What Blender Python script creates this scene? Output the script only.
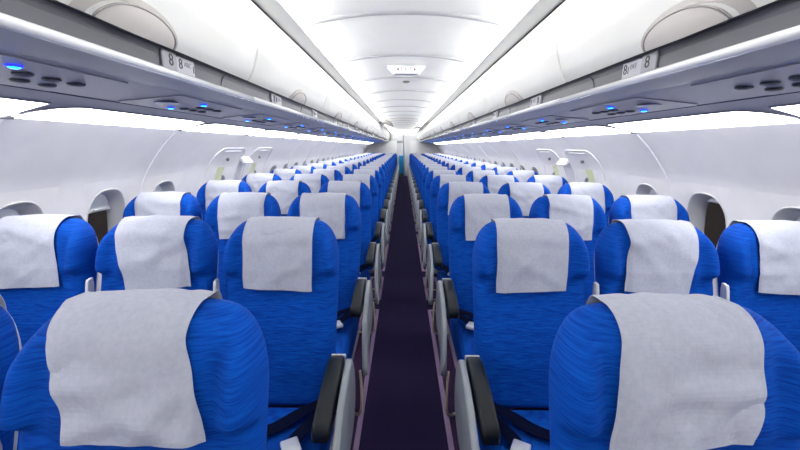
import bpy, bmesh, math, random
from mathutils import Vector, Matrix, noise

for _o in list(bpy.data.objects):
    bpy.data.objects.remove(_o)
SC = bpy.context.scene
COL = SC.collection
PI = math.pi
random.seed(7)

# ------------------------------------------------------------------ camera, world, exposure
F_PX = 374.0
cam = bpy.data.cameras.new('camera'); cam.sensor_fit = 'HORIZONTAL'; cam.sensor_width = 36.0
cam.lens = F_PX * 36.0 / 800.0
cam.clip_start = 0.02; cam.clip_end = 200
camo = bpy.data.objects.new('camera', cam); COL.objects.link(camo)
CAM_X, CAM_Z = -0.014, 1.40
PITCH = math.atan((225 - 146.3) / F_PX)
YAW = math.atan((402.5 - 400) / F_PX)          # looks very slightly left
ROLL = math.radians(-0.35)
camo.matrix_world = (Matrix.Translation((CAM_X, 0, CAM_Z)) @ Matrix.Rotation(YAW, 4, 'Z')
                     @ Matrix.Rotation(PI / 2 - PITCH, 4, 'X') @ Matrix.Rotation(-ROLL, 4, 'Z'))
SC.camera = camo

w = bpy.data.worlds.new('night_outside'); SC.world = w; w.use_nodes = True
w.node_tree.nodes['Background'].inputs[0].default_value = (0.055, 0.045, 0.045, 1)
w.node_tree.nodes['Background'].inputs[1].default_value = 0.5

SC.view_settings.view_transform = 'Standard'; SC.view_settings.look = 'None'
SC.view_settings.gamma = 1.0; SC.view_settings.use_curve_mapping = False
SC.view_settings.exposure = 0.12
SC.cycles.use_denoising = True
SC.cycles.max_bounces = 10; SC.cycles.diffuse_bounces = 7
SC.cycles.sample_clamp_indirect = 6

Y0, Y1 = -2.2, 18.6          # cabin ends
COVE_W = 225.0                # watts of one cove lamp run
LENS_E = 11.0                 # emission of the sidewall lamp lenses


def area(name, loc, rot, sx, sy, power, col=(1, 1, 1)):
    l = bpy.data.lights.new(name, 'AREA'); l.shape = 'RECTANGLE'; l.size = sx; l.size_y = sy
    l.energy = power; l.color = col
    o = bpy.data.objects.new(name, l); COL.objects.link(o)
    o.location = loc; o.rotation_euler = rot
    return o


area('galley_fill', (0, 17.2, 2.05), (0, 0, 0), 0.5, 0.5, 7, (1, 0.99, 0.97))  # added fill light that brightens the far end of the aisle
for s in (-1, 1):
    # fluorescent runs hidden in the cove at both edges of the ceiling, shining up and inwards
    a = area('cove_lamp', (s * 0.69, (Y0 + Y1) / 2, 2.093), (0, 0, 0), Y1 - Y0 - 0.1, 0.045, COVE_W, (0.97, 0.985, 1.0))
    d = Vector((-s * 0.97, 0, 0.22)).normalized()
    a.rotation_euler = d.to_track_quat('-Z', 'Y').to_euler()

# ------------------------------------------------------------------ materials
M = {}


def mat(name, col, rough=0.5, metal=0.0, spec=0.5, emis=None, es=0.0, coat=0.0):
    m = bpy.data.materials.new(name); m.use_nodes = True
    b = m.node_tree.nodes['Principled BSDF']
    b.inputs['Base Color'].default_value = (*col, 1); b.inputs['Roughness'].default_value = rough
    b.inputs['Metallic'].default_value = metal; b.inputs['Specular IOR Level'].default_value = spec
    b.inputs['Coat Weight'].default_value = coat
    if emis:
        b.inputs['Emission Color'].default_value = (*emis, 1); b.inputs['Emission Strength'].default_value = es
    M[name] = m
    return m


def noisy(name, c1, c2, scale=(1, 1, 1), nscale=50, rough=0.6, bump=0.1, bscale=None, spec=0.4, sheen=0.0, lo=0.35, hi=0.65, detail=3):
    m = mat(name, c1, rough, spec=spec)
    nt = m.node_tree; b = nt.nodes['Principled BSDF']
    tc = nt.nodes.new('ShaderNodeTexCoord'); mp = nt.nodes.new('ShaderNodeMapping')
    mp.inputs['Scale'].default_value = scale
    nz = nt.nodes.new('ShaderNodeTexNoise'); nz.inputs['Scale'].default_value = nscale; nz.inputs['Detail'].default_value = detail
    cr = nt.nodes.new('ShaderNodeValToRGB')
    cr.color_ramp.elements[0].position = lo; cr.color_ramp.elements[1].position = hi
    cr.color_ramp.elements[0].color = (*c1, 1); cr.color_ramp.elements[1].color = (*c2, 1)
    bp = nt.nodes.new('ShaderNodeBump'); bp.inputs['Strength'].default_value = bump; bp.inputs['Distance'].default_value = 0.002
    L = nt.links.new
    L(tc.outputs['Object'], mp.inputs['Vector']); L(mp.outputs[0], nz.inputs['Vector'])
    L(nz.outputs['Fac'], cr.inputs['Fac']); L(cr.outputs[0], b.inputs['Base Color'])
    L(nz.outputs['Fac'], bp.inputs['Height']); L(bp.outputs[0], b.inputs['Normal'])
    b.inputs['Sheen Weight'].default_value = sheen
    return m


noisy('blue_fabric', (0.000, 0.028, 0.23), (0.001, 0.085, 0.47), (1.0, 0.25, 14), 22, rough=0.85, bump=0.13, spec=0.12, sheen=0.0, lo=0.3, hi=0.75, detail=5)
noisy('cover_cloth', (0.41, 0.425, 0.505), (0.45, 0.465, 0.545), (1, 1, 1), 90, rough=0.9, bump=0.2, spec=0.15)
noisy('carpet', (0.011, 0.008, 0.031), (0.022, 0.015, 0.054), (1, 1, 1), 220, rough=0.95, bump=0.6, spec=0.1)
noisy('track_purple', (0.028, 0.010, 0.045), (0.040, 0.016, 0.062), (1, 1, 1), 150, rough=0.8, bump=0.2, spec=0.2)
mat('strip_lilac', (0.26, 0.17, 0.30), 0.5)
mat('strip_lilac_dark', (0.17, 0.10, 0.20), 0.5)
noisy('wall_plastic', (0.76, 0.745, 0.74), (0.79, 0.775, 0.765), (1, 1, 1), 8, rough=0.42, bump=0.02, spec=0.4)
mat('wall_rim', (0.80, 0.80, 0.82), 0.35)
mat('window_trim', (0.50, 0.50, 0.51), 0.4)
mat('shade_white', (0.80, 0.80, 0.80), 0.35)
noisy('ceiling_white', (0.74, 0.735, 0.71), (0.76, 0.755, 0.73), (1, 1, 1), 5, rough=0.45, bump=0.0, spec=0.3)
mat('ceiling_rib', (0.86, 0.86, 0.84), 0.4)
mat('rib_shade_grey', (0.34, 0.34, 0.345), 0.6)  # grey rib trim, darkened so its colour carries the shading across the ceiling
mat('detector_grey', (0.10, 0.10, 0.10), 0.9, spec=0.1)
mat('bin_white', (0.87, 0.855, 0.80), 0.32, spec=0.45)
mat('bin_latch', (0.68, 0.63, 0.575), 0.35)
mat('bin_surround', (0.52, 0.48, 0.44), 0.4)
mat('bin_ring', (0.36, 0.33, 0.31), 0.4)
mat('rail_grey', (0.055, 0.055, 0.072), 0.4)
mat('rail_dark', (0.06, 0.06, 0.08), 0.4)
mat('lip_white', (0.95, 0.95, 0.95), 0.15, spec=0.8, coat=0.5)
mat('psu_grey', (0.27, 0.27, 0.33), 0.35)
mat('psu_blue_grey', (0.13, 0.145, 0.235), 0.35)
mat('psu_line', (0.04, 0.04, 0.08), 0.4)
mat('vent_dark', (0.07, 0.065, 0.085), 0.3)
mat('plate_white', (0.27, 0.27, 0.30), 0.4)
mat('placard_pale', (0.42, 0.42, 0.46), 0.4)
mat('plate_light', (0.78, 0.78, 0.82), 0.4)
mat('mark_dark', (0.015, 0.015, 0.02), 0.5)
mat('mark_grey', (0.22, 0.22, 0.27), 0.5)
mat('shell_grey', (0.55, 0.56, 0.60), 0.35)
mat('frame_grey', (0.23, 0.25, 0.28), 0.32, spec=0.6)
mat('pad_black', (0.006, 0.009, 0.013), 0.40, spec=0.30)
mat('belt_navy', (0.001, 0.003, 0.020), 0.9, spec=0.08)
mat('buckle_metal', (0.82, 0.82, 0.83), 0.28, metal=0.35)
mat('bar_brass', (0.62, 0.55, 0.38), 0.3, metal=0.5)
mat('leg_metal', (0.16, 0.16, 0.18), 0.4, metal=0.6)
mat('lens_white', (0.9, 0.9, 0.9), 0.4, emis=(1.0, 1.0, 1.0), es=LENS_E)
mat('sign_lens', (0.5, 0.5, 0.55), 0.3, emis=(0.93, 0.94, 1.0), es=0.55)
mat('sign_ink', (0.16, 0.07, 0.08), 0.6)
mat('sign_shell', (0.60, 0.60, 0.63), 0.4)
mat('call_blue', (0.0, 0.2, 1.0), 0.3, emis=(0.01, 0.30, 1.0), es=6.0)
mat('call_ring', (0.02, 0.02, 0.35), 0.3, emis=(0.02, 0.03, 1.0), es=1.6)
mat('placard_green', (0.62, 0.66, 0.40), 0.5)
mat('galley_white', (0.78, 0.79, 0.80), 0.35)
mat('galley_grey', (0.36, 0.37, 0.40), 0.4)
mat('cart_blue', (0.01, 0.30, 0.72), 0.4)
mat('dark_grey', (0.10, 0.10, 0.10), 0.4)
mat('door_dome', (0.10, 0.10, 0.095), 0.4)
mat('fuselage_skin', (0.20, 0.20, 0.21), 0.6)
g = mat('pane_glass', (0.95, 0.95, 0.95), 0.02)
g.node_tree.nodes['Principled BSDF'].inputs['Transmission Weight'].default_value = 1.0
g.node_tree.nodes['Principled BSDF'].inputs['IOR'].default_value = 1.05

# ------------------------------------------------------------------ helpers


def link(name, me, m=None, parent=None, smooth=True):
    if m is not None:
        for k in (m if isinstance(m, (list, tuple)) else [m]):
            me.materials.append(M[k])
    if smooth:
        me.polygons.foreach_set('use_smooth', [True] * len(me.polygons))
    o = bpy.data.objects.new(name, me); COL.objects.link(o)
    if parent is not None:
        o.parent = parent
    return o


def empty(name, loc=(0, 0, 0)):
    o = bpy.data.objects.new(name, None); o.empty_display_size = 0.1; COL.objects.link(o); o.location = loc
    return o


def tag(o, label, cat, group=None):
    o['label'] = label; o['category'] = cat
    if group: o['group'] = group
    return o


def struct(o):
    o['kind'] = 'structure'
    return o


def mesh(name, vs, fs):
    me = bpy.data.meshes.new(name); me.from_pydata([tuple(v) for v in vs], [], fs); me.update()
    return me


def bm_mesh(name, bm):
    bmesh.ops.recalc_face_normals(bm, faces=bm.faces)
    me = bpy.data.meshes.new(name); bm.to_mesh(me); bm.free(); return me


def box_into(bm, c, s, bev=0.0, seg=2, rot=None):
    t = bmesh.new(); bmesh.ops.create_cube(t, size=1)
    bmesh.ops.scale(t, vec=s, verts=t.verts)
    if bev: bmesh.ops.bevel(t, geom=t.edges[:], offset=bev, segments=seg, profile=0.5, affect='EDGES')
    if rot is not None: bmesh.ops.rotate(t, cent=(0, 0, 0), matrix=rot, verts=t.verts)
    bmesh.ops.translate(t, vec=c, verts=t.verts)
    me = bpy.data.meshes.new('t'); t.to_mesh(me); t.free(); bm.from_mesh(me); bpy.data.meshes.remove(me)


def box(name, c, s, m, parent=None, bev=0.0, seg=2, rot=None, smooth=False):
    bm = bmesh.new(); box_into(bm, c, s, bev, seg, rot)
    return link(name, bm_mesh(name, bm), m, parent, smooth or bev > 0.004)


def tube_me(name, pts, r, n=8, cap=True):
    pts = [Vector(p) for p in pts]; vs = []; fs = []
    prev = None
    for i, p in enumerate(pts):
        t = (pts[min(i + 1, len(pts) - 1)] - pts[max(i - 1, 0)]).normalized()
        if prev is None:
            a = Vector((0, 0, 1)) if abs(t.z) < 0.9 else Vector((1, 0, 0))
            u = t.cross(a).normalized()
        else:
            u = (prev - t * prev.dot(t)).normalized()
        prev = u; v = t.cross(u); rr = r[i] if isinstance(r, (list, tuple)) else r
        for k in range(n):
            a = 2 * PI * k / n
            vs.append(p + (u * math.cos(a) + v * math.sin(a)) * rr)
    for i in range(len(pts) - 1):
        for k in range(n):
            k2 = (k + 1) % n
            fs.append((i * n + k, i * n + k2, (i + 1) * n + k2, (i + 1) * n + k))
    if cap:
        fs.append(tuple(range(n))[::-1]); fs.append(tuple((len(pts) - 1) * n + k for k in range(n)))
    return mesh(name, vs, fs)


def sweep(name, prof, ys, m, parent=None, closed=False, smooth=True, xs=1.0, caps=False):
    """profile (x,z) points carried along Y"""
    n = len(prof); vs = [(p[0] * xs, y, p[1]) for y in ys for p in prof]; fs = []
    for i in range(len(ys) - 1):
        for k in range(n if closed else n - 1):
            k2 = (k + 1) % n
            f = (i * n + k, i * n + k2, (i + 1) * n + k2, (i + 1) * n + k)
            fs.append(f if xs > 0 else f[::-1])
    if caps and closed:
        fs.append(tuple(range(n))); fs.append(tuple((len(ys) - 1) * n + k for k in range(n))[::-1])
    return link(name, mesh(name, vs, fs), m, parent, smooth)


def prism(name, poly, x0, x1, m, parent=None, bev=0.004, seg=2, axis='X', smooth=True):
    """polygon in the YZ plane given thickness along X"""
    bm = bmesh.new()
    a = [bm.verts.new((x0, p[0], p[1])) for p in poly]; b = [bm.verts.new((x1, p[0], p[1])) for p in poly]
    bm.faces.new(a); bm.faces.new(b[::-1]); n = len(poly)
    for i in range(n):
        bm.faces.new((a[i], b[i], b[(i + 1) % n], a[(i + 1) % n]))
    bmesh.ops.recalc_face_normals(bm, faces=bm.faces)
    if bev:
        es = [e for e in bm.edges if abs(e.verts[0].co.x - e.verts[1].co.x) < 1e-6]
        bmesh.ops.bevel(bm, geom=es, offset=bev, segments=seg, profile=0.5, affect='EDGES')
    return link(name, bm_mesh(name, bm), m, parent, smooth)


def lathe_me(name, prof, n=20):
    vs = []; fs = []
    for r, z in prof:
        for k in range(n):
            a = 2 * PI * k / n; vs.append((r * math.cos(a), r * math.sin(a), z))
    for i in range(len(prof) - 1):
        for k in range(n):
            k2 = (k + 1) % n
            fs.append((i * n + k, i * n + k2, (i + 1) * n + k2, (i + 1) * n + k))
    fs.append(tuple(range(n))[::-1]); fs.append(tuple((len(prof) - 1) * n + k for k in range(n)))
    return mesh(name, vs, fs)


def smooth_poly(pts, k=4):
    """Catmull-Rom through points"""
    out = []
    P = [Vector(p) for p in pts]
    for i in range(len(P) - 1):
        p0 = P[max(i - 1, 0)]; p1 = P[i]; p2 = P[i + 1]; p3 = P[min(i + 2, len(P) - 1)]
        for j in range(k):
            t = j / k
            out.append(0.5 * ((2 * p1) + (p2 - p0) * t + (2 * p0 - 5 * p1 + 4 * p2 - p3) * t * t + (3 * p1 - p0 - 3 * p2 + p3) * t ** 3))
    out.append(P[-1])
    return [tuple(v) for v in out]


def sstep(a, b, x):
    t = max(0.0, min(1.0, (x - a) / (b - a))); return t * t * (3 - 2 * t)


def text_mesh(s, size, extrude=0.0006):
    c = bpy.data.curves.new('lettering', 'FONT'); c.body = s; c.size = size; c.extrude = extrude
    c.align_x = 'CENTER'; c.align_y = 'CENTER'
    o = bpy.data.objects.new('lettering', c); COL.objects.link(o)
    dg = bpy.context.evaluated_depsgraph_get()
    me = bpy.data.meshes.new_from_object(o.evaluated_get(dg))
    bpy.data.objects.remove(o); me.materials.clear()
    return me


# ------------------------------------------------------------------ module grid
MOD = 1.066; MOD0 = 2.46
seams = [MOD0 + MOD * k for k in range(-4, 16) if Y0 < MOD0 + MOD * k < Y1 - 0.3]

# ------------------------------------------------------------------ floor
o = box('floor', (0, (Y0 + Y1) / 2, -0.03), (3.6, Y1 - Y0, 0.06), 'carpet'); struct(o)


def outline_frame(name, x0, x1, y0, y1, z, wd, m):
    vs = []; fs = []
    for zz in (z, z + 0.004):
        for (a, b, c, d) in ((x0, x1, y0, y1), (x0 + wd, x1 - wd, y0 + wd, y1 - wd)):
            vs += [(a, c, zz), (b, c, zz), (b, d, zz), (a, d, zz)]
    for i in range(4):
        j = (i + 1) % 4
        fs.append((8 + i, 8 + j, 12 + j, 12 + i)); fs.append((i, j, 8 + j, 8 + i)); fs.append((4 + i, 12 + i, 12 + j, 4 + j))
    return link(name, mesh(name, vs, fs), m, None, False)


tn = 0
yy = 3.27 - 0.20 - 1.85
spans = []
while yy < Y1 - 0.6:
    spans.append((yy, min(yy + 1.83, Y1 - 0.3))); spans.append((yy + 2.04, min(yy + 2.66, Y1 - 0.3))); yy += 2.86
spans.insert(0, (-0.2, 1.03))
for sx in (-1, 1):
    for (a, b) in spans:
        if b - a < 0.2: continue
        tn += 1
        o = outline_frame('trim_%d' % tn, min(sx * 0.213, sx * 0.36), max(sx * 0.213, sx * 0.36), a, b, 0.0, 0.026, 'strip_lilac'); struct(o)
        p = box('track_cover', (sx * 0.2865, (a + b) / 2, 0.0008), (0.09, b - a - 0.06, 0.0016), 'track_purple', o)

# ------------------------------------------------------------------ side walls with windows
WPROF = smooth_poly([(1.46, 1.497), (1.545, 1.42), (1.63, 1.32), (1.70, 1.22), (1.745, 1.12), (1.775, 1.0), (1.785, 0.86),
                     (1.775, 0.70), (1.73, 0.45), (1.66, 0.2), (1.60, 0.0)], 4)
# arc-length parameter
WS = [0.0]
for i in range(1, len(WPROF)):
    WS.append(WS[-1] + math.dist(WPROF[i], WPROF[i - 1]))


def wall_at(s):
    for i in range(1, len(WS)):
        if s <= WS[i] or i == len(WS) - 1:
            t = (s - WS[i - 1]) / (WS[i] - WS[i - 1])
            x = WPROF[i - 1][0] + (WPROF[i][0] - WPROF[i - 1][0]) * t; z = WPROF[i - 1][1] + (WPROF[i][1] - WPROF[i - 1][1]) * t
            tx, tz = WPROF[i][0] - WPROF[i - 1][0], WPROF[i][1] - WPROF[i - 1][1]
            l = math.hypot(tx, tz)
            return x, z, (-tz / l, tx / l)          # outward normal (right-hand side)


def s_of_z(z):
    for i in range(1, len(WPROF)):
        if WPROF[i][1] <= z:
            t = (WPROF[i - 1][1] - z) / (WPROF[i - 1][1] - WPROF[i][1]); return WS[i - 1] + t * (WS[i] - WS[i - 1])
    return WS[-1]


def wp(sx, y, s, d=0.0):
    x, z, n = wall_at(s)
    return (sx * (x + n[0] * d), y, z + n[1] * d)


def sup_ell(a, ea, eb, p=2.5):
    c, s_ = math.cos(a), math.sin(a)
    return (math.copysign(abs(c) ** (2 / p), c) * ea, math.copysign(abs(s_) ** (2 / p), s_) * eb)


WIN_Z = 0.935; SC_W = s_of_z(WIN_Z)
WEA, WEB = 0.150, 0.218
RA, RB = 0.19, 0.27                  # half size of the square patch around each window
win_y = [2.18 - 0.533 * 4, 2.18 - 0.533 * 3, 2.18 - 0.533 * 2, 2.18 - 0.533, 2.18, 2.713]
hatch_y = [3.56, 4.36]
y = 5.06
while y < 14.2:
    win_y.append(y); y += 0.533


def build_wall(sx, name):
    allw = [(y, WEA, WEB) for y in win_y] + [(y, WEA * 0.9, WEB * 0.9) for y in hatch_y]
    allw.sort()
    vs = []; fs = []
    s_lo, s_hi = SC_W - RB, SC_W + RB
    NS = 12
    rows_full = [s_lo * i / 8 for i in range(8)] + [s_lo + (s_hi - s_lo) * i / NS for i in range(NS)] + [s_hi + (WS[-1] - s_hi) * i / 6 for i in range(7)]

    def grid(ys, ss):
        b = len(vs)
        for y in ys:
            for s in ss: vs.append(wp(sx, y, s))
        n = len(ss)
        for i in range(len(ys) - 1):
            for k in range(n - 1):
                f = (b + i * n + k, b + i * n + k + 1, b + (i + 1) * n + k + 1, b + (i + 1) * n + k)
                fs.append(f if sx < 0 else f[::-1])
    cur = Y0
    for (yw, ea, eb) in allw:
        a, b_ = yw - RA, yw + RA
        if a > cur: grid([cur, a], rows_full)
        grid([a, b_], rows_full[:9]); grid([a, b_], rows_full[8 + NS:])
        # patch: outer square ring -> ellipse
        out = []
        for i in range(NS): out.append((-RA, -RB + 2 * RB * i / NS))
        for i in range(NS): out.append((-RA + 2 * RA * i / NS, RB))
        for i in range(NS): out.append((RA, RB - 2 * RB * i / NS))
        for i in range(NS): out.append((RA - 2 * RA * i / NS, -RB))
        b0 = len(vs); n = len(out)
        for (u, v) in out: vs.append(wp(sx, yw + u, SC_W + v))
        for (u, v) in out:
            an = math.atan2(v / RB, u / RA); eu, ev = sup_ell(an, ea, eb)
            vs.append(wp(sx, yw + eu, SC_W + ev))
        for i in range(n):
            j = (i + 1) % n
            f = (b0 + i, b0 + j, b0 + n + j, b0 + n + i)
            fs.append(f if sx > 0 else f[::-1])
        cur = b_
    grid([cur, Y1], rows_full)
    o = link(name, mesh(name, vs, fs), 'wall_plastic', None, True); struct(o)
    return o


def window(sx, yw, idx, ea, eb, shade):
    """outer rounded bezel, funnel, pane, and the pull-down shade lowered by the fraction given"""
    N = 40
    rings = [(1.0, 0.000), (1.005, -0.004), (0.985, -0.006), (0.95, -0.001), (0.88, 0.018), (0.80, 0.040), (0.745, 0.062), (0.74, 0.085)]
    vs = []; fs = []
    for (k, d) in rings:
        for i in range(N):
            u, v = sup_ell(2 * PI * i / N, ea * k, eb * k); vs.append(wp(sx, yw + u, SC_W + v, d))
    for r in range(len(rings) - 1):
        for i in range(N):
            j = (i + 1) % N; fs.append((r * N + i, r * N + j, (r + 1) * N + j, (r + 1) * N + i))
    f = link('window_%d' % idx, mesh('window_frame', vs, fs), 'window_trim'); struct(f)
    # pane: slightly thick slab
    vs = []; fs = []
    for d in (0.080, 0.084):
        for i in range(N):
            u, v = sup_ell(2 * PI * i / N, ea * 0.76, eb * 0.76); vs.append(wp(sx, yw + u, SC_W + v, d))
    fs = [tuple(range(N)), tuple(range(N, 2 * N))[::-1]] + [(i, (i + 1) % N, N + (i + 1) % N, N + i) for i in range(N)]
    link('pane', mesh('pane', vs, fs), 'pane_glass', f, False)
    if shade > 0:
        ny, ns = 10, 12; a = ea * 0.73; vs = []; fs = []
        top = -eb * 0.735; bot = top + 2 * eb * 0.735 * shade
        for dd in (0.066, 0.070):
            for i in range(ns + 1):
                v = top + (bot - top) * i / ns
                hw = a * (max(0.0, 1 - abs(v / (eb * 0.745)) ** 2.5)) ** (1 / 2.5)
                off = -0.006 if i in (ns, ns - 1) else 0
                for j in range(ny + 1):
                    vs.append(wp(sx, yw - hw + 2 * hw * j / ny, SC_W + v, dd + off))
        nn = (ns + 1) * (ny + 1)
        for i in range(ns):
            for j in range(ny):
                q = (i * (ny + 1) + j, i * (ny + 1) + j + 1, (i + 1) * (ny + 1) + j + 1, (i + 1) * (ny + 1) + j)
                fs.append(q); fs.append(tuple(nn + x for x in q)[::-1])
        q = ns * (ny + 1)
        for j in range(ny): fs.append((q + j, q + j + 1, nn + q + j + 1, nn + q + j))
        link('window_shade', mesh('shade', vs, fs), 'shade_white', f)
        # grip along the shade's lower edge
        pts = [wp(sx, yw - 0.03 + 0.06 * t / 6, SC_W + bot - 0.012, 0.054) for t in range(7)]
        link('shade_grip', tube_me('grip', pts, 0.005, 8), 'wall_rim', f)
    return f


widx = 0
for sx, nm in ((-1, 'left'), (1, 'right')):
    build_wall(sx, 'wall_' + nm)
    for k, yw in enumerate(win_y):
        widx += 1
        sh = 0.30 if (sx < 0 and k == 4) else (0.07 if sx > 0 and k == 4 else (0.30 if k % 2 else 0.12))
        window(sx, yw, widx, WEA, WEB, sh)
    # seams between the sidewall panels: a raised bright bead
    for y in seams:
        if 3.1 < y < 4.8 or y > 14.5: continue
        ss = [WS[-1] * i / 40 for i in range(41)]
        tn += 1
        me = tube_me('panel_bead', [wp(sx, y, s, -0.001) for s in ss], 0.007, 6)
        struct(link('trim_%d' % tn, me, 'wall_rim'))

# overwing exit hatches
dn = 0
for sx in (-1, 1):
    for k, yh in enumerate(hatch_y):
        dn += 1
        hw = 0.30; zt = 1.375; s0 = s_of_z(zt)
        out = [(-hw, WS[-1] * 0.97), (-hw, s0 + 0.12)] + [(-hw + 0.12 * (1 - math.cos(a * PI / 12)), s0 + 0.12 * (1 - math.sin(a * PI / 12))) for a in range(1, 6)] + [(-hw + 0.12, s0), (hw - 0.12, s0)]
        out += [(hw - 0.12 * (1 - math.sin(a * PI / 12)), s0 + 0.12 * (1 - math.cos(a * PI / 12))) for a in range(1, 6)] + [(hw, s0 + 0.12), (hw, WS[-1] * 0.97)]
        # densify the straight legs so that they follow the wall's curve
        dense = []
        for i in range(len(out) - 1):
            n = max(1, int(math.dist(out[i], out[i + 1]) / 0.04))
            for j in range(n):
                t = j / n; dense.append((out[i][0] + (out[i + 1][0] - out[i][0]) * t, out[i][1] + (out[i + 1][1] - out[i][1]) * t))
        dense.append(out[-1])
        d = link('door_%d' % dn, tube_me('hatch_edge', [wp(sx, yh + u, s, -0.003) for u, s in dense], 0.0045, 8), 'wall_rim'); struct(d)
        # top grip ledge
        link('hatch_ledge', tube_me('ledge', [wp(sx, yh - 0.17 + 0.34 * i / 8, s0 + 0.035, -0.004) for i in range(9)], 0.004, 8), 'wall_rim', d)
        wf = window(sx, yh, 90 + dn, WEA * 0.9, WEB * 0.9, 0.12)
        wf.name = 'window_frame'; wf.parent = d; del wf['kind']
        # dark pull handle recess
        me = bpy.data.meshes.new('recess'); bm = bmesh.new()
        bmesh.ops.create_uvsphere(bm, u_segments=16, v_segments=8, radius=1)
        bmesh.ops.scale(bm, vec=(0.008, 0.034, 0.022), verts=bm.verts)
        bmesh.ops.translate(bm, vec=wp(sx, yh + 0.0, s_of_z(1.275), -0.002), verts=bm.verts)
        link('handle_recess', bm_mesh('recess', bm), 'dark_grey', d)
        # yellow-green instruction placard, curved with the wall
        sa, sb = s_of_z(1.20), s_of_z(1.20) + 0.14
        vs = [wp(sx, yh - 0.11 + 0.13 * j, sa + (sb - sa) * i / 6, dd) for dd in (-0.004, -0.001) for i in range(7) for j in (0, 1)]
        fs = [(2 * i, 2 * i + 1, 2 * i + 3, 2 * i + 2) for i in range(6)] + [(14 + 2 * i, 14 + 2 * i + 2, 14 + 2 * i + 3, 14 + 2 * i + 1) for i in range(6)]
        link('exit_placard', mesh('placard', vs, fs), 'placard_green', d, False)
    # small white illuminated box between the two hatches
    e = empty('exit_sign', wp(sx, 3.95, s_of_z(1.262), -0.004))
    rot = Matrix.Rotation(sx * math.radians(34), 3, 'Y')
    box('sign_box', (-sx * 0.012, 0, 0), (0.03, 0.20, 0.10), 'plate_light', e, 0.006, 2, rot)
    box('sign_lens', (-sx * 0.027, 0, 0), (0.004, 0.18, 0.085), 'sign_lens', e, 0.001, 1, rot)
    tag(e, 'small white lit sign box on the %s wall between the two wing exits' % ('left' if sx < 0 else 'right'), 'exit sign', 'sign boxes between the wing exits')

# ------------------------------------------------------------------ ceiling
def ceil_z(x):
    return 2.186 - 0.062 * (abs(x) / 0.645) ** 2.2


def rib_z(x):
    return 2.178 - 0.082 * (abs(x) / 0.645) ** 2.2


cxs = [-0.715 + 1.43 * i / 44 for i in range(45)]
ceil_prof = [(x, ceil_z(x)) for x in cxs]
tn_top = [(p[0], p[1] + 0.02) for p in ceil_prof[::-1]]
o = sweep('ceiling', ceil_prof + tn_top, [Y0, Y1], 'ceiling_white', closed=True); struct(o)
for p in o.data.polygons: pass
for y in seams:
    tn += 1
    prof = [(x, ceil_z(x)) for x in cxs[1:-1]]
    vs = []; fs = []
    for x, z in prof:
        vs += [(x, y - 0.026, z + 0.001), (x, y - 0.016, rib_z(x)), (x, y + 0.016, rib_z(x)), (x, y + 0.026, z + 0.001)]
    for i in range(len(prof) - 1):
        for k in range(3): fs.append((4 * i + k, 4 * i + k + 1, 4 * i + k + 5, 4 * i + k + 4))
    struct(link('trim_%d' % tn, mesh('ceiling_rib', vs, fs), 'rib_shade_grey'))
for sx in (-1, 1):
    tn += 1
    # cove shelf between bin and ceiling
    prof = [(0.716, 2.060), (0.612, 2.064), (0.606, 2.068), (0.610, 2.073), (0.716, 2.070)]
    struct(sweep('trim_%d' % tn, prof, [Y0, Y1], 'ceiling_rib', closed=True, xs=sx, smooth=False))
    tn += 1
    prof = [(0.716, 2.064), (0.722, 2.064), (0.722, 2.15), (0.716, 2.15)]
    struct(sweep('trim_%d' % tn, prof, [Y0, Y1], 'ceiling_white', closed=True, xs=sx, smooth=False))

# ------------------------------------------------------------------ overhead bins
DOOR_P = smooth_poly([(0.716, 1.684), (0.694, 1.715), (0.674, 1.77), (0.656, 1.84), (0.660, 1.91), (0.680, 1.985), (0.712, 2.046)], 5)
DS = [0.0]
for i in range(1, len(DOOR_P)): DS.append(DS[-1] + math.dist(DOOR_P[i], DOOR_P[i - 1]))


def door_at(s, d=0.0):
    for i in range(1, len(DS)):
        if s <= DS[i] or i == len(DS) - 1:
            t = (s - DS[i - 1]) / (DS[i] - DS[i - 1])
            x = DOOR_P[i - 1][0] + (DOOR_P[i][0] - DOOR_P[i - 1][0]) * t; z = DOOR_P[i - 1][1] + (DOOR_P[i][1] - DOOR_P[i - 1][1]) * t
            tx, tz = DOOR_P[i][0] - DOOR_P[i - 1][0], DOOR_P[i][1] - DOOR_P[i - 1][1]; l = math.hypot(tx, tz)
            return x - tz / l * d, z + tx / l * d     # d > 0 goes towards the aisle


BIN_L = 1.53; BIN0 = 0.25
RAIL_P = [(0.728, 1.700), (0.740, 1.688), (0.745, 1.665), (0.742, 1.632), (0.728, 1.616), (0.703, 1.611), (0.700, 1.606), (0.712, 1.6035), (0.760, 1.6035), (0.760, 1.700)]


def sheet(rows, closed_back=None):
    """grid of points -> vs, fs"""
    n = len(rows[0]); vs = [p for r in rows for p in r]
    fs = [(i * n + k, i * n + k + 1, (i + 1) * n + k + 1, (i + 1) * n + k) for i in range(len(rows) - 1) for k in range(n - 1)]
    return vs, fs


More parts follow.
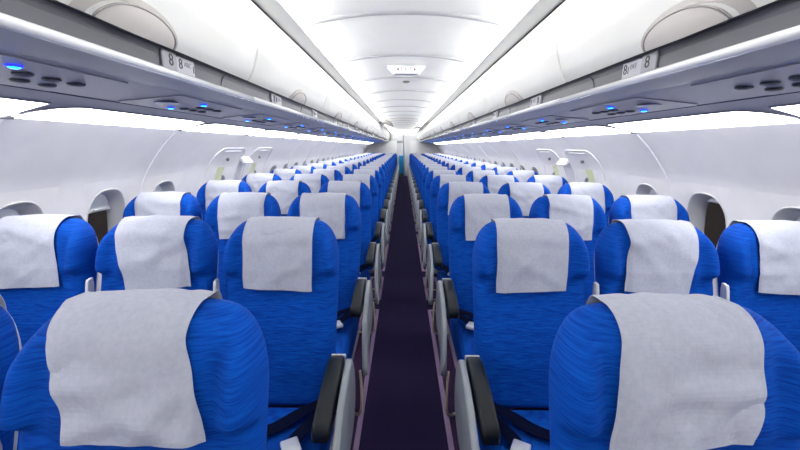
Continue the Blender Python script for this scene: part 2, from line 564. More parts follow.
def make_bin(sx, y0, L, k, side, rank, opened=False):
    e = empty('overhead_bin', (sx * 0.74, y0 + L / 2, 1.604))
    ex, ey, ez = e.location
    inv = lambda p: (p[0] - ex, p[1] - ey, p[2] - ez)
    # body behind the door
    prof = [(0.7605, 1.606), (0.7605, 1.70), (0.731, 1.705), (0.730, 2.056), (1.30, 2.0), (1.46, 1.72), (1.46, 1.64), (1.16, 1.60), (0.90, 1.612)]
    if opened: prof = prof[:2] + [(x + 0.006, z) for x, z in DOOR_P] + prof[4:]
    vs = [inv((sx * p[0], y, p[1])) for y in (y0 + 0.001, y0 + L - 0.001) for p in prof]
    n = len(prof); fs = [(i, (i + 1) % n, n + (i + 1) % n, n + i) for i in range(n)] + [tuple(range(n)), tuple(range(n, 2 * n))]
    bm = bmesh.new(); me = mesh('body', vs, fs); bm.from_mesh(me)
    link('bin_body', bm_mesh('body', bm), 'bin_white' if opened else 'rail_dark', e, False)
    if opened:
        # this bin stands open: its door is swung up under the ceiling
        P = smooth_poly([(0.70, 2.052), (0.66, 2.095), (0.58, 2.125), (0.48, 2.130), (0.38, 2.090), (0.30, 2.00), (0.27, 1.93)], 4)
        Q = [(0.48 + (x - 0.48) * 0.95, z - 0.012) for x, z in P]
        n = len(P); ring = P + Q[::-1]; m_ = len(ring)
        ya, yb = y0 + 0.02, y0 + L - 0.02
        vs = [inv((sx * x, y, z)) for y in (ya, yb) for x, z in ring]
        fs = [(i, (i + 1) % m_, m_ + (i + 1) % m_, m_ + i) for i in range(m_)]
        for q in (0, m_):
            for i in range(n - 1): fs.append((q + i, q + i + 1, q + m_ - 2 - i, q + m_ - 1 - i))
        bm = bmesh.new(); bm.from_mesh(mesh('door', vs, fs)); dr = link('bin_door', bm_mesh('door', bm), 'bin_latch', e, False)
        if sx < 0:
            vs = [inv((sx * x, y, z)) for y in (ya - 0.012, ya - 0.002) for x, z in P]
            fs = [tuple(range(n)), tuple(range(n, 2 * n))[::-1]] + [(i, (i + 1) % n, n + (i + 1) % n, n + i) for i in range(n)]
            bm = bmesh.new(); bm.from_mesh(mesh('end_panel', vs, fs)); link('end_panel', bm_mesh('end_panel', bm), 'door_dome', dr, False)
    if not opened:
        # door: thick curved shell with rounded ends
        ys = [y0 + 0.004, y0 + 0.007] + [y0 + 0.012 + (L - 0.024) * i / 6 for i in range(7)] + [y0 + L - 0.007, y0 + L - 0.004]
        dd = [-0.010, -0.003] + [0] * 7 + [-0.003, -0.010]
        rows = [[inv((sx * door_at(s, q)[0], y, door_at(s, q)[1])) for s in DS] for y, q in zip(ys, dd)]
        rows = [[inv((sx * door_at(s, -0.014)[0], ys[0], door_at(s, -0.014)[1])) for s in DS]] + rows + [[inv((sx * door_at(s, -0.014)[0], ys[-1], door_at(s, -0.014)[1])) for s in DS]]
        vs, fs = sheet(rows)
        dr = link('bin_door', mesh('door', vs, fs), 'bin_white', e)
        # half-round latch recess at the door's lower edge: beige crescent surround, ring and flap
        yc = y0 + 0.815
        R, H = 0.150, 0.066

        def cap(r0, r1, d0, d1, nr, shift=0.0):
            rows = []
            for i in range(nr + 1):
                t = i / nr; r = r0 + (r1 - r0) * t
                row = []
                for j in range(25):
                    a = PI * j / 24
                    s = max(0.0, H * r * math.sin(a)) + 0.001
                    x, z = door_at(s, d0 + (d1 - d0) * t)
                    row.append(inv((sx * x, yc + shift + R * r * math.cos(a), z)))
                rows.append(row)
            return sheet(rows)
        vs, fs = cap(1.0, 1.25, 0.004, 0.0012, 3, -0.025)
        link('latch_surround', mesh('latch_surround', vs, fs), 'bin_surround', dr)
        vs, fs = cap(0.0, 0.965, 0.009, 0.004, 10)
        link('latch_flap', mesh('latch_flap', vs, fs), 'bin_latch', dr)
        pts = []
        for j in range(33):
            a = PI * j / 32; x, z = door_at(H * math.sin(a) + 0.001, 0.003)
            pts.append(inv((sx * x, yc + R * math.cos(a), z)))
        link('latch_ring', tube_me('latch_ring', pts, 0.0028, 6), 'bin_ring', dr)
    # grey rail below the door, with its dark gap curve, and the bright lip
    vs = [inv((sx * p[0], y, p[1])) for y in (y0, y0 + L) for p in RAIL_P]; n = len(RAIL_P)
    fs = [(i, (i + 1) % n, n + (i + 1) % n, n + i) for i in range(n)] + [tuple(range(n)), tuple(range(n, 2 * n))]
    bm = bmesh.new(); bm.from_mesh(mesh('rail', vs, fs))
    rl = link('bin_rail', bm_mesh('rail', bm), 'rail_grey', e, False)
    link('lip', tube_me('lip', [inv((sx * 0.7025, y0 + 0.001, 1.607)), inv((sx * 0.7025, y0 + L - 0.001, 1.607))], 0.012, 10), 'lip_white', rl)
    for q in (0.98, 1.32):
        pts = []
        for j in range(12):
            a = (PI / 2) * j / 11
            zz = 1.626 + 0.062 * math.sin(a); yy_ = y0 + q + 0.10 * (1 - math.cos(a)) * (1 if q > 1 else 1)
            xx = 0.7445
            pts.append(inv((sx * (xx - 0.002), yy_, zz)))
        link('rail_gap', tube_me('rail_gap', pts, 0.0028, 6), 'rail_dark', rl)
    if rank == 'overhead': tag(e, 'white curved overhead bin above the camera on the %s side' % side, 'overhead bin', 'closed overhead bins along the cabin'); return e
    tag(e, ('overhead bin with its door swung up above the %s seats, %s bin from the camera' if opened else 'white curved overhead bin above the %s seats, %s bin from the camera') % (side, rank), 'overhead bin', None if opened else 'closed overhead bins along the cabin')
    return e


ORD = ['first', 'second', 'third', 'fourth', 'fifth', 'sixth', 'seventh', 'eighth', 'ninth', 'tenth', 'eleventh', 'twelfth', 'thirteenth', 'fourteenth', 'fifteenth', 'sixteenth', 'seventeenth', 'eighteenth', 'nineteenth', 'twentieth', 'twenty-first', 'twenty-second', 'twenty-third', 'twenty-fourth', 'twenty-fifth']
for sx, side in ((-1, 'left'), (1, 'right')):
    for k in range(-1, 11):
        y0 = BIN0 + BIN_L * k
        make_bin(sx, y0, BIN_L, k, side, ORD[max(k, 0)] if k >= 0 else 'overhead', opened=(sx < 0 and k == 7) or (sx > 0 and k == 9))
    # blank fairing before and after the bins
    for a, b in ((Y0, BIN0 - BIN_L), (BIN0 + BIN_L * 11, Y1)):
        tn += 1
        struct(sweep('trim_%d' % tn, DOOR_P + [(0.73, 2.06), (1.46, 1.7), (0.74, 1.60)], [a, b], 'bin_white', closed=True, xs=sx, caps=True))

# passenger service channel: underside between the lip and the wall lamps
UND = [(0.706, 1.603), (0.80, 1.5945), (0.86, 1.594), (0.875, 1.592), (1.145, 1.566), (1.15, 1.571), (1.158, 1.571), (1.163, 1.564), (1.262, 1.546), (1.455, 1.498), (1.50, 1.478)]
for sx in (-1, 1):
    tn += 1
    prof = UND[:5]
    struct(sweep('trim_%d' % tn, prof[:3], [Y0, Y1], 'psu_blue_grey', xs=sx))
    tn += 1; struct(sweep('trim_%d' % tn, prof[2:], [Y0, Y1], 'psu_grey', xs=sx))
    tn += 1; struct(sweep('trim_%d' % tn, UND[4:8], [Y0, Y1], 'psu_line', xs=sx, smooth=False))
    tn += 1; struct(sweep('trim_%d' % tn, UND[7:], [Y0, Y1], 'psu_grey', xs=sx, smooth=False))
    # upper crown of the fuselage, closing the space behind bins and walls
    tn += 1
    struct(sweep('trim_%d' % tn, [(1.50, 1.48), (1.52, 1.75), (1.2, 2.1), (0.7, 2.3), (0, 2.35)], [Y0, Y1], 'fuselage_skin', xs=sx))

# wall lamps: one lens with rounded inboard corners between every two panel seams
def lens_poly(y0, y1):
    X0, Z0, X1, Z1 = 1.268, 1.5475, 1.458, 1.4985
    pts = [(1.0, y0), (1.0, y1), (0.03, y1), (0.0, y1 - 0.008)]
    pts += [(0.75 * (1 - math.cos(PI / 2 * i / 10)), y0 + 0.15 * (1 - math.sin(PI / 2 * i / 10))) for i in range(11)]
    return [(X0 + (X1 - X0) * u, y, Z0 + (Z1 - Z0) * u - 0.004) for u, y in pts]


for sx, side in ((-1, 'left'), (1, 'right')):
    ks = [s for s in seams if s < 16.4]
    base = None
    for i in range(len(ks) - 1):
        a, b = ks[i] + 0.010, ks[i + 1] - 0.010
        e = empty('wall_lamp', (sx * 1.36, (a + b) / 2, 1.53))
        ex, ey, ez = e.location
        P = lens_poly(a, b); n = len(P)
        vs = [(sx * x - ex, y - ey, z - ez) for x, y, z in P] + [(sx * x - ex, y - ey, z - ez + 0.010) for x, y, z in P]
        fs = [tuple(range(n)), tuple(range(n, 2 * n))[::-1]] + [(j, n + j, n + (j + 1) % n, (j + 1) % n) for j in range(n)]
        bm = bmesh.new(); bm.from_mesh(mesh('lens', vs, fs))
        link('lens', bm_mesh('lens', bm), 'lens_white', e, False)
        # grey rounded bezel around the inboard edge of the lens
        pts = [(sx * x - ex, y - ey, z - ez - 0.001) for x, y, z in P[2:]]
        link('bezel', tube_me('bezel', pts, 0.004, 6), 'psu_grey', e)
        # dark clip where two lenses meet
        box('end_clip', (sx * 1.452 - ex, b + 0.010 - ey, 1.494 - ez), (0.03, 0.034, 0.012), 'rail_dark', e, 0.003)
        tag(e, ('glowing white strip lamp above the %s wall, %s lamp from the camera' % (side, ORD[i - 2])) if i >= 2 else ('white strip lamp above the %s wall, %s' % (side, ('at the cabin front behind the camera', 'beside and behind the camera')[i])), 'wall lamp', 'strip lamps along the side walls')

# passenger service units
def psu_proto():
    e = empty('reading_light_unit')
    sl = (1.566 - 1.592) / (1.145 - 0.875)

    def P(u, v, d=0.0):      # u across (metres from x=.875), v along
        return (0.875 + u - 1.0, v, 1.592 + sl * u - 1.58 - d)
    out = []
    for (cx, cy, a0) in ((0.235, 0.27, 0), (0.03, 0.27, 90), (0.03, -0.27, 180), (0.235, -0.27, 270)):
        for i in range(5):
            a = math.radians(a0 + 22.5 * i); out.append((cx + 0.025 * math.cos(a), cy + 0.03 * math.sin(a)))
    n = len(out)
    vs = [P(u, v, 0.004) for u, v in out] + [P(u, v, -0.002) for u, v in out]
    fs = [tuple(range(n)), tuple(range(n, 2 * n))[::-1]] + [(j, n + j, n + (j + 1) % n, (j + 1) % n) for j in range(n)]
    bm = bmesh.new(); bm.from_mesh(mesh('plate', vs, fs))
    link('plate', bm_mesh('plate', bm), 'psu_grey', e, False)
    gasper = lathe_me('gasper', [(0.022, 0.0), (0.022, -0.002), (0.018, -0.006), (0.010, -0.008), (0.004, -0.006)])
    lamp = lathe_me('reading_lamp', [(0.022, 0.0), (0.022, -0.004), (0.018, -0.006), (0.012, -0.002), (0.003, -0.001)])
    for i, v in enumerate((0.035, 0.115, 0.195)):
        me = gasper if i == 0 else gasper.copy()
        o = link('air_vent', gasper, None, e); o.location = P(0.185, v, 0.004)
        o = link('reading_lamp', lamp, None, e); o.location = P(0.115, v + 0.02, 0.004)
    gasper.materials.append(M['vent_dark']); lamp.materials.append(M['rail_dark'])
    ring = lathe_me('call_ring', [(0.017, 0.0), (0.017, -0.004), (0.012, -0.005)]); ring.materials.append(M['call_ring'])
    core = lathe_me('call_light', [(0.012, 0.0), (0.012, -0.0055), (0.007, -0.008)]); core.materials.append(M['call_blue'])
    for (u, v) in ((0.06, -0.02), (0.205, -0.035)):
        r = link('call_ring', ring, None, e); r.location = P(u, v, 0.004)
        c = link('call_light', core, None, r)
    sp = lathe_me('speaker', [(0.045, 0), (0.045, -0.003), (0.04, -0.005), (0.02, -0.006)]); sp.materials.append(M['psu_blue_grey'])
    o = link('speaker', sp, None, e); o.location = P(0.13, -0.19, 0.004)
    return e


def copy_tree(o, parent=None):
    c = o.copy(); COL.objects.link(c)
    if parent is not None: c.parent = parent
    for ch in list(o.children): copy_tree(ch, c)
    return c


proto = psu_proto()
for sx, side in ((-1, 'left'), (1, 'right')):
    for k in range(19):
        o = proto if (sx < 0 and k == 0) else copy_tree(proto)
        o.location = (sx * 1.0, 0.955 + 0.86 * k, 1.58)
        o.rotation_euler = (0, 0, 0) if sx > 0 else (0, 0, 0)
        o.scale = (1, 1, 1)
        if sx < 0:
            o.scale = (-1, 1, 1)
        tag(o, 'grey panel with blue lights and vents under the %s bins, %s from the camera' % (side, ORD[k]), 'reading light unit', 'reading light units under the bins')

# row number plates on the bin rails
T8 = text_mesh('8', 0.050)
T8b = text_mesh('8', 0.044)
TABC = text_mesh('ABC', 0.022)
TDEF = text_mesh('DEF', 0.022)
for m_, me in (('mark_dark', T8), ('mark_dark', T8b), ('mark_grey', TABC), ('mark_grey', TDEF)): me.materials.append(M[m_])


def rail_frame(sx, y, z, off):
    """matrix whose X runs so that writing reads from the aisle, Z faces the aisle"""
    X = Vector((0, 1, 0)) if sx < 0 else Vector((0, -1, 0))
    Z = Vector((-sx, 0, 0.0)).normalized(); Yv = Z.cross(X)
    p = Vector((sx * 0.7445, y, z)) + Z * off
    return Matrix.Translation(p) @ Matrix((X, Yv, Z)).transposed().to_4x4()


for sx, side in ((-1, 'left'), (1, 'right')):
    for k in range(17):
        y = 1.29 + 0.95 * k
        e = empty('row_number_plate'); e.matrix_world = rail_frame(sx, y, 1.657, 0.0)
        first = k == 0
        # nearer bump, rounded; on the left wall the near side is at local -X, on the right wall at local +X
        nd = -1 if sx < 0 else 1
        box('number_boss', (nd * 0.06, -0.001, 0.0045), (0.072, 0.056, 0.009), 'plate_white', e, 0.004, 3)
        box('placard', (nd * -0.035, -0.003, 0.002), (0.105, 0.052, 0.004), 'placard_pale', e, 0.001, 1)
        if first:
            o = link('numeral', T8, None, e, False); o.location = (nd * 0.055, 0.0, 0.0096)
            o = link('numeral', T8b, None, e, False); o.location = (-0.033 - (0.035 if sx > 0 else -0.035) + (0.0 if sx < 0 else -0.012), 0.0, 0.0046) if sx > 0 else (0.004, 0.0, 0.0046)
            if sx > 0: o.location = (-0.070, 0.0, 0.0046)
            o = link('lettering', TABC if sx < 0 else TDEF, None, e, False); o.location = (0.046, 0.004, 0.0046) if sx < 0 else (-0.024, 0.004, 0.0046)
            o = box('arrow_mark', (0.080 if sx < 0 else -0.052, -0.004, 0.0046), (0.003, 0.022, 0.001), 'mark_dark', e)
        else:
            box('numeral', (nd * 0.055, 0.0, 0.0096), (0.020, 0.034, 0.001), 'mark_dark', e)
            box('numeral', (0.0 if sx < 0 else -0.07, 0.0, 0.0046), (0.018, 0.030, 0.001), 'mark_dark', e)
            box('seat_mark', (0.045 if sx < 0 else -0.025, 0.004, 0.0046), (0.045, 0.020, 0.001), 'mark_grey', e)
        tag(e, ('white row number plate reading 8 on the %s bin rail' % side) if first else 'small pale row number plate on the %s bin rail, %s along from the camera' % (side, ORD[k]), 'sign', 'row number plates on the bin rails')

# ceiling exit sign and detector
e = empty('exit_sign', (0.012, 3.93, 2.165))
prof = [(-0.185, 0.0), (-0.180, -0.012), (-0.13, -0.064), (-0.115, -0.073), (0.115, -0.073), (0.13, -0.064), (0.180, -0.012), (0.185, 0.0)]
vs = []; fs = []
for y, k in ((-0.045, 0.90), (-0.035, 1.0), (0.035, 1.0), (0.045, 0.90)):
    vs += [(x * k, y, z * k + 0.004) for x, z in prof]
n = len(prof)
fs = [(i * n + j, i * n + (j + 1) % n, (i + 1) * n + (j + 1) % n, (i + 1) * n + j) for i in range(3) for j in range(n)] + [tuple(range(n)), tuple(range(3 * n, 4 * n))[::-1]]
bm = bmesh.new(); bm.from_mesh(mesh('sign_housing', vs, fs)); link('sign_housing', bm_mesh('sign_housing', bm), 'sign_shell', e, False)
box('sign_lens', (0, -0.047, -0.034), (0.225, 0.006, 0.062), 'sign_lens', e, 0.002, 1)
te = text_mesh('EXIT', 0.056); te.materials.append(M['sign_ink'])
o = link('lettering', te, None, e, False); o.rotation_euler = (PI / 2, 0, 0); o.location = (0, -0.0515, -0.030)
for s in (-1, 1):
    vs = [(s * 0.098, -0.0515, -0.030), (s * 0.072, -0.0515, -0.012), (s * 0.072, -0.0515, -0.048), (s * 0.098, -0.0505, -0.030), (s * 0.072, -0.0505, -0.012), (s * 0.072, -0.0505, -0.048)]
    link('arrow', mesh('arrow', vs, [(0, 1, 2), (3, 5, 4), (0, 3, 4, 1), (1, 4, 5, 2), (2, 5, 3, 0)]), 'sign_ink', e, False)
tag(e, 'lit white exit sign with arrows hanging from the ceiling over the aisle', 'exit sign')
sm = link('smoke_detector', lathe_me('smoke_detector', [(0.045, 0.0), (0.045, -0.008), (0.032, -0.016), (0.01, -0.018)]), 'detector_grey')
sm.location = (0.02, 4.83, 2.178); tag(sm, 'small round grey detector on the ceiling beyond the exit sign', 'detector')

# ------------------------------------------------------------------ cabin ends
o = box('wall_back', (0, Y1 + 0.03, 1.1), (3.7, 0.06, 2.6), 'galley_white'); struct(o)
o = box('wall_front', (0, Y0 - 0.03, 1.1), (3.7, 0.06, 2.6), 'wall_plastic'); struct(o)
for sx in (-1, 1):
    tn += 1
    o = box('trim_%d' % tn, (sx * 1.03, 17.95, 0.82), (1.45, 0.05, 1.64), 'galley_white', bev=0.01); struct(o)
# galley blocks at the far end
e = empty('galley_cabinet', (-0.30, 18.30, 0))
box('cabinet_body', (0, 0, 1.04), (0.58, 0.5, 2.08), 'galley_white', e, 0.01)
box('cabinet_door', (0.02, -0.256, 1.33), (0.46, 0.012, 0.34), 'plate_light', e, 0.004)
box('counter_shelf', (0.0, -0.262, 1.60), (0.54, 0.03, 0.11), 'galley_grey', e, 0.004)
box('oven_panel', (-0.10, -0.256, 1.05), (0.14, 0.016, 0.40), 'galley_grey', e, 0.004)
box('cabinet_door', (0.02, -0.256, 1.86), (0.46, 0.012, 0.26), 'plate_light', e, 0.004)
tag(e, 'white galley cabinet with grey shelf behind the blue trolley at the aisle end', 'galley cabinet')
e = empty('galley_cabinet', (0.35, 18.34, 0))
box('cabinet_body', (0, 0, 1.04), (0.66, 0.44, 2.08), 'galley_white', e, 0.01)
box('cabinet_door', (0, -0.226, 1.45), (0.56, 0.012, 0.90), 'plate_light', e, 0.004)
box('cabinet_door', (0, -0.226, 0.50), (0.56, 0.012, 0.80), 'plate_light', e, 0.004)
tag(e, 'plain white galley cabinet to the right of the blue trolley', 'galley cabinet')
e = empty('service_cart', (-0.10, 17.86, 0))
box('cart_body', (0, 0, 0.55), (0.20, 0.3, 0.86), 'cart_blue', e, 0.012)
box('cart_door', (0, -0.153, 0.55), (0.17, 0.008, 0.80), 'cart_blue', e, 0.003)
box('cart_latch', (0, -0.160, 0.80), (0.05, 0.01, 0.02), 'galley_grey', e, 0.002)
box('cart_base', (0, 0, 0.09), (0.20, 0.3, 0.06), 'dark_grey', e, 0.004)
for a in (-0.07, 0.07):
    for b in (-0.12, 0.12):
        me = lathe_me('castor', [(0.018, -0.012), (0.03, -0.008), (0.03, 0.008), (0.018, 0.012)], 14)
        o = link('castor', me, 'dark_grey', e); o.rotation_euler = (0, PI / 2, 0); o.location = (a, b, 0.03)
tag(e, 'bright blue trolley parked at the far end of the aisle', 'trolley')
# ------------------------------------------------------------------ seats
ZT, ZB = 1.098, 0.40
HW = 0.2275


def yfront(z):
    t = (ZT - z)
    return -0.19 * t / 0.698 - 0.012 * math.exp(-((z - 0.62) / 0.12) ** 2)


def halfw(z):
    if z <= 0.95: return HW - 0.006 * (0.95 - z) / 0.5
    t = (z - 0.95) / (ZT - 0.95)
    return 0.135 + (HW - 0.135) * math.sqrt(max(0.0, 1 - t ** 2.1))


def edge_round(u, z):
    vt = max(0.0, (z - (ZT - 0.07)) / 0.07); vb = max(0.0, (ZB + 0.04 - z) / 0.04)
    return math.sqrt(max(0.0, (1 - abs(u) ** 7) * (1 - min(1, vt) ** 2.6) * (1 - min(1, vb) ** 3)))


def depth_front(x, z):
    wing = 0.060 * sstep(0.138, 0.205, abs(x)) * sstep(0.890, 0.928, z) * (1 - 0.6 * sstep(1.01, 1.09, z))
    pil = 0.026 * (1 - sstep(0.12, 0.17, abs(x)) * 0.7) * sstep(0.86, 0.93, z)
    side = 0.012 * sstep(0.15, 0.20, abs(x)) * (1 - sstep(0.86, 0.92, z))
    return 0.045 + wing + pil + side


def ymid(z):
    return yfront(z) + 0.078


NU, NV = 36, 54
us = [math.copysign(1 - (1 - abs(t)) ** 1.6, t) for t in [-1 + 2 * i / NU for i in range(NU + 1)]]
zs = [ZB + (ZT - ZB) * (1 - (1 - j / NV) ** 1.25) for j in range(NV + 1)]


def back_mesh(scale=1.0, front=True, grow=0.0, extra=0.0):
    vs = []; fs = []
    for side in (0, 1):
        for z in zs:
            for u in us:
                wv = halfw(z) + grow; x = u * wv; E = edge_round(u, z)
                crown = 0.010 * (1 - (x / 0.2) ** 2) * sstep(0.9, ZT, z)
                if side == 0: y = ymid(z) - depth_front(x, z) * E
                else: y = ymid(z) + 0.055 * E
                vs.append((x, y, z + crown))
    n = NU + 1; off = (NV + 1) * n
    for j in range(NV):
        for i in range(NU):
            a = j * n + i
            fs.append((a, a + 1, a + n + 1, a + n)); fs.append((off + a, off + a + n, off + a + n + 1, off + a + 1))
    bm = bmesh.new(); bm.from_mesh(mesh('backrest', vs, fs))
    bmesh.ops.remove_doubles(bm, verts=bm.verts, dist=0.0004)
    return bm_mesh('backrest', bm)


def shell_mesh():
    """hard shell on the rear of the backrest, its rim showing as a thin light line around the cushion"""
    vs = []; fs = []
    zz = [0.46 + (ZT - 0.012 - 0.46) * (1 - (1 - j / 30) ** 1.4) for j in range(31)]
    n = NU + 1
    for side in (0, 1):
        for z in zs_[:] if False else zz:
            for u in us:
                x = u * (halfw(min(z + 0.012, ZT)) - 0.0065)
                E = math.sqrt(max(0, 1 - abs(u) ** 6)) * math.sqrt(max(0.02, 1 - max(0, (z - ZT + 0.066) / 0.066) ** 3))
                y = ymid(z) + (0.016 if side == 0 else 0.022 + 0.040 * E)
                vs.append((x, y, z))
    off = len(zz) * n
    for j in range(len(zz) - 1):
        for i in range(NU):
            a = j * n + i
            fs.append((a, a + 1, a + n + 1, a + n)); fs.append((off + a, off + a + n, off + a + n + 1, off + a + 1))
    for j in range(len(zz) - 1):
        for a in (j * n, j * n + NU):
            fs.append((a, a + n, off + a + n, off + a))
    for i in range(NU):
        for b in (0, (len(zz) - 1) * n):
            fs.append((b + i, b + i + 1, off + b + i + 1, off + b + i))
    bm = bmesh.new(); bm.from_mesh(mesh('back_shell', vs, fs))
    return bm_mesh('back_shell', bm)


def cover_mesh(seed, wt=0.140, wb=0.138, ot=0.0, ob=0.0, zb=0.852, amp=1.0, kink=0.0, tilt=0.0):
    """non-woven cloth laid over the head of the seat, hanging down the front and a little way down the rear"""
    path = []                                            # (side, z)
    nf, nb = 34, 12
    for j in range(nf + 1): path.append((0, zb + (ZT - 0.0005 - zb) * (1 - (1 - j / nf) ** 1.5)))
    for j in range(1, nb + 1): path.append((1, ZT - 0.0005 - (0.13) * (j / nb) ** 1.6))
    rows = []; nx = 30
    rnd = random.Random(seed); s1, s2, s3 = [rnd.uniform(0, 50) for _ in range(3)]
    fold = [(rnd.uniform(-0.8, 0.8), rnd.uniform(0.9, 1.06), rnd.uniform(-0.9, 0.9), rnd.uniform(0.6, 1.2)) for _ in range(5)]
    L = len(path)
    for i, (side, z) in enumerate(path):
        row = []
        tf = sstep(zb, ZT, z) if side == 0 else 1.0
        for k in range(nx + 1):
            q = -1 + 2 * k / nx
            wv = wb + (wt - wb) * tf; ox = ob + (ot - ob) * tf
            x = ox + q * wv + 0.003 * noise.noise((s1, z * 14, math.copysign(3, q))) * amp
            if kink and q > 0 and side == 0: x += kink * q * math.exp(-((z - 0.955) / 0.045) ** 2)
            zz = z + (tilt * q if side == 0 else 0) * (1 - tf)
            zc = min(max(zz, ZB + 0.05), ZT)
            hwid = halfw(zc); u = max(-0.94, min(0.94, x / hwid))
            if abs(x) > hwid: pass
            E = edge_round(u, min(zc, ZT - 0.0005))
            crown = 0.010 * (1 - (x / 0.2) ** 2) * sstep(0.9, ZT, zc)
            if side == 0:
                y = ymid(zc) - depth_front(x, zc) * E - 0.004
                # hangs free below the head cushion
                yh = ymid(0.93) - depth_front(x, 0.93) * edge_round(u, 0.93) - 0.004 + (zc - 0.93) * 0.15
                if zc < 0.93: y = min(y, yh)
            else:
                y = ymid(zc) + 0.045 * E + 0.027
            free = 1.0 if side == 0 else 0.4
            wr = 0.0065 * noise.noise((x * 9 + s1, z * 7 + s2, s3)) + 0.0035 * noise.noise((x * 22 + s2, z * 18 + s1, s3))
            for (fx, fz, fa, fl) in fold:
                dx = x / 0.14 - fx; dz = (z - fz) / 0.1
                d = dx * math.sin(fa * 1.4) + dz * math.cos(fa * 1.4); al = dx * math.cos(fa * 1.4) - dz * math.sin(fa * 1.4)
                wr += 0.0050 * math.exp(-(d / 0.20) ** 2 - (al / fl) ** 2)
            wr = (wr + 0.002) * amp * free
            topf = sstep(ZT - 0.03, ZT, z) * 1.0
            zo = 0.004 * topf + 0.006 * topf * abs(noise.noise((x * 16 + s3, s2, 1.5))) * amp
            if abs(q) > 0.97 : zo += 0.003 * topf
            row.append((x, y - (abs(wr) if side == 0 else -abs(wr) * 0.3) * (1 - 0.5 * topf), zz + crown + zo))
        rows.append(row)
    vs, fs = sheet(rows)
    me = mesh('headrest_cover', vs, fs)
    bm = bmesh.new(); bm.from_mesh(me); bmesh.ops.remove_doubles(bm, verts=bm.verts, dist=0.00005)
    r = bmesh.ops.solidify(bm, geom=bm.faces[:], thickness=0.0012)
    return bm_mesh('headrest_cover', bm)


ME_BACK = back_mesh(); ME_BACK.materials.append(M['blue_fabric'])
ME_SHELL = shell_mesh(); ME_SHELL.materials.append(M['shell_grey'])
COVERS = {}
for sg_ in (1, -1):       # +1: seats left of the aisle, their cloths sit slightly askew towards the aisle
    COVERS[sg_] = [cover_mesh(q + (20 if sg_ < 0 else 0), wt=0.136 + 0.004 * math.sin(q), wb=0.133, ot=sg_ * (-0.002 + 0.006 * math.sin(q * 2.1)), ob=sg_ * (0.006 + 0.007 * math.sin(q * 1.3)), tilt=0.006 * math.sin(q * 1.7)) for q in range(6)]
SPECIAL = {(-1, 'aisle', 0): cover_mesh(31, wt=0.131, wb=0.121, ot=-0.024, ob=0.026, zb=0.898, amp=1.7),
           (1, 'aisle', 0): cover_mesh(47, wt=0.124, wb=0.117, ot=-0.002, ob=-0.034, zb=0.897, amp=1.5, kink=0.016, tilt=0.010),
           (-1, 'middle', 1): cover_mesh(53, wt=0.137, wb=0.128, ot=-0.010, ob=0.034, tilt=0.010),
           (1, 'middle', 1): cover_mesh(59, wt=0.137, wb=0.122, ot=0.006, ob=-0.028, tilt=-0.006)}
for c in COVERS[1] + COVERS[-1] + list(SPECIAL.values()): c.materials.append(M['cover_cloth'])


def cushion_mesh():
    nu, ny, nz = 20, 24, 6
    bm = bmesh.new(); box_into(bm, (0, 0, 0), (0.455, 0.50, 0.135), 0.035, 4)
    me = bm_mesh('t', bm)
    bm = bmesh.new(); bm.from_mesh(me)
    bmesh.ops.subdivide_edges(bm, edges=[e for e in bm.edges if e.calc_length() > 0.2], cuts=12, use_grid_fill=True)
    for v in bm.verts:
        x, y, z = v.co
        if z > 0: v.co.z += 0.012 * (1 - (2 * x / 0.455) ** 2) * (1 - (2 * y / 0.5) ** 2) + 0.012 * (-y / 0.25)
        v.co.y -= 0.405; v.co.z += 0.372
    return bm_mesh('seat_cushion', bm)


def ribbon(name, pts, wid, th, m, parent, wvec):
    """flat strap through points, widened along wvec"""
    pts = [Vector(p) for p in smooth_poly(pts, 5)]; vs = []; fs = []; wv = Vector(wvec).normalized()
    for i, p in enumerate(pts):
        t = (pts[min(i + 1, len(pts) - 1)] - pts[max(i - 1, 0)]).normalized()
        ww = (wv - t * wv.dot(t)).normalized(); nn = t.cross(ww)
        vs += [p + ww * wid / 2 + nn * th / 2, p - ww * wid / 2 + nn * th / 2, p - ww * wid / 2 - nn * th / 2, p + ww * wid / 2 - nn * th / 2]
    for i in range(len(pts) - 1):
        for k in range(4): fs.append((4 * i + k, 4 * i + (k + 1) % 4, 4 * i + 4 + (k + 1) % 4, 4 * i + 4 + k))
    b = 4 * (len(pts) - 1); fs += [(0, 1, 2, 3), (b + 3, b + 2, b + 1, b)]
    return link(name, mesh(name, vs, fs), m, parent, False)


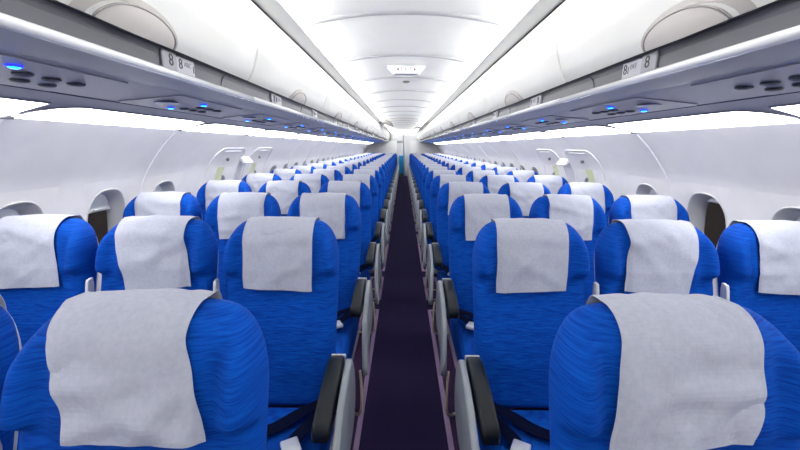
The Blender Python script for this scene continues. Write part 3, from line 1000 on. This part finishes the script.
def make_seat(kind, sg):
    """origin on the floor below the top front of the backrest; faces -Y; sg=+1 when the aisle lies towards +X"""
    e = empty('passenger_seat')
    link('backrest', ME_BACK, None, e)
    link('back_shell', ME_SHELL, None, e)
    link('headrest_cover', COVERS[1][0], None, e)
    cu = link('seat_cushion', cushion_mesh(), 'blue_fabric', e)
    box('seat_pan', (0, -0.39, 0.285), (0.44, 0.46, 0.045), 'frame_grey', e, 0.008)
    # crossing lap belt: from the aisle-side hip to the cushion's centre, buckle, and back to the other hip
    b = ribbon('seat_belt', [(sg * 0.215, -0.185, 0.475), (sg * 0.13, -0.24, 0.462), (sg * 0.05, -0.33, 0.466), (-sg * 0.07, -0.375, 0.468), (-sg * 0.17, -0.33, 0.464), (-sg * 0.215, -0.20, 0.470)], 0.05, 0.003, 'belt_navy', e, (0.1 * sg, 1, 0))
    ribbon('belt_tail', [(sg * 0.215, -0.19, 0.49), (sg * 0.19, -0.27, 0.474), (sg * 0.15, -0.36, 0.472), (sg * 0.13, -0.43, 0.472)], 0.046, 0.003, 'belt_navy', b, (1, 0.3 * sg, 0))
    box('buckle', (sg * 0.142, -0.425, 0.482), (0.055, 0.062, 0.018), 'buckle_metal', b, 0.005, 2, Matrix.Rotation(sg * 0.5, 3, 'Z'))
    # legs of the beam under the seat
    for yy_ in (-0.52, -0.16):
        pts = [(sg * 0.10, yy_, 0.262), (sg * 0.10, yy_ + (0.02 if yy_ < -0.3 else 0.05), 0.13), (sg * 0.10, yy_ + (0.0 if yy_ < -0.3 else 0.10), 0.012)]
        link('leg', tube_me('leg', pts, 0.016, 8), 'leg_metal', e)
    link('floor_rail', tube_me('rail', [(sg * 0.10, -0.56, 0.008), (sg * 0.10, 0.0, 0.008)], 0.008, 6), 'leg_metal', e)
    if kind == 'aisle':
        ax = sg * 0.249
        arm = empty('armrest'); arm.parent = e
        # black padded arm
        poly = [(-0.175, 0.595), (-0.175, 0.648), (-0.22, 0.656), (-0.36, 0.634), (-0.46, 0.604), (-0.485, 0.592), (-0.485, 0.552), (-0.45, 0.545), (-0.30, 0.575)]
        prism('arm_pad', poly, ax - 0.027, ax + 0.027, 'pad_black', arm, 0.009, 3)
        box('arm_cap', (ax + sg * 0.003, -0.170, 0.628), (0.054, 0.010, 0.044), 'shell_grey', arm, 0.004)
        # grey side panel that sweeps down to the seat's front corner
        top = smooth_poly([(-0.175, 0.625), (-0.205, 0.650), (-0.30, 0.638), (-0.42, 0.606), (-0.54, 0.545), (-0.61, 0.46), (-0.655, 0.375)], 4)
        bot = smooth_poly([(-0.650, 0.335), (-0.61, 0.330), (-0.55, 0.39), (-0.44, 0.42), (-0.32, 0.43), (-0.22, 0.47), (-0.175, 0.53), (-0.165, 0.59)], 4)
        x0, x1 = sg * 0.212, sg * 0.240
        outer = top + bot
        # slab leaning outwards at the bottom
        bm = bmesh.new()

        def px(z, inner):
            lean = 0.020 * (0.66 - z) / 0.33
            return sg * ((0.282 if inner else 0.306) + lean) - sg * 0.0
        A = [bm.verts.new((px(z, True) , y, z)) for y, z in outer]; B = [bm.verts.new((px(z, False), y, z)) for y, z in outer]
        bm.faces.new(A); bm.faces.new(B[::-1]); n = len(outer)
        for i in range(n): bm.faces.new((A[i], B[i], B[(i + 1) % n], A[(i + 1) % n]))
        bmesh.ops.recalc_face_normals(bm, faces=bm.faces)
        es = [ed for ed in bm.edges if len(ed.link_faces) == 2 and max(len(f.verts) for f in ed.link_faces) > 8]
        bmesh.ops.bevel(bm, geom=es, offset=0.008, segments=3, profile=0.5, affect='EDGES')
        link('side_panel', bm_mesh('side_panel', bm), 'frame_grey', e)
        pts = smooth_poly([(sg * 0.285, -0.62, 0.345), (sg * 0.292, -0.645, 0.30), (sg * 0.297, -0.675, 0.22), (sg * 0.292, -0.67, 0.15), (sg * 0.26, -0.63, 0.11), (sg * 0.20, -0.60, 0.10), (-sg * 0.20, -0.60, 0.10)], 5)
        link('baggage_bar', tube_me('bar', pts, 0.006, 8), 'bar_brass', e)
    else:
        pass
    if kind in ('middle', 'window'):
        # armrest folded up between this seat and its neighbour towards the aisle
        ax = sg * 0.256
        poly = smooth_poly([(-0.150, 0.44), (-0.10, 0.66), (-0.058, 0.86), (-0.042, 0.884), (-0.025, 0.865), (-0.062, 0.66), (-0.11, 0.44)], 3)
        arm = prism('armrest', poly, ax - 0.006, ax + 0.006, 'shell_grey', e, 0.003, 3)
        box('arm_hinge', (ax, -0.12, 0.42), (0.012, 0.09, 0.10), 'frame_grey', arm, 0.003)
    return e


XC = {'aisle': 0.498, 'middle': 0.996, 'window': 1.494}
NROW = 21
ZR = [0.60 + 0.818 * k for k in range(NROW)]
for sx, side in ((-1, 'left'), (1, 'right')):
    for kind in ('aisle', 'middle', 'window'):
        p = make_seat(kind, -sx)
        for k, y in enumerate(ZR):
            o = p if k == 0 else copy_tree(p)
            o.location = (sx * XC[kind], y, 0)
            vi = (k * 3 + {'aisle': 0, 'middle': 1, 'window': 2}[kind] + (4 if sx > 0 else 0) + k // 3) % 6
            for ch in o.children:
                if ch.name.startswith('headrest_cover'):
                    ch.data = SPECIAL.get((sx, kind, k), COVERS[-sx][vi])
            where = {'aisle': 'aisle seat', 'middle': 'middle seat', 'window': 'window seat'}[kind]
            row = '%s row' % ORD[k]
            tag(o, 'blue %s with white headrest cloth, %s side, %s from the camera' % (where, side, row), 'seat', 'blue passenger seats facing the camera')
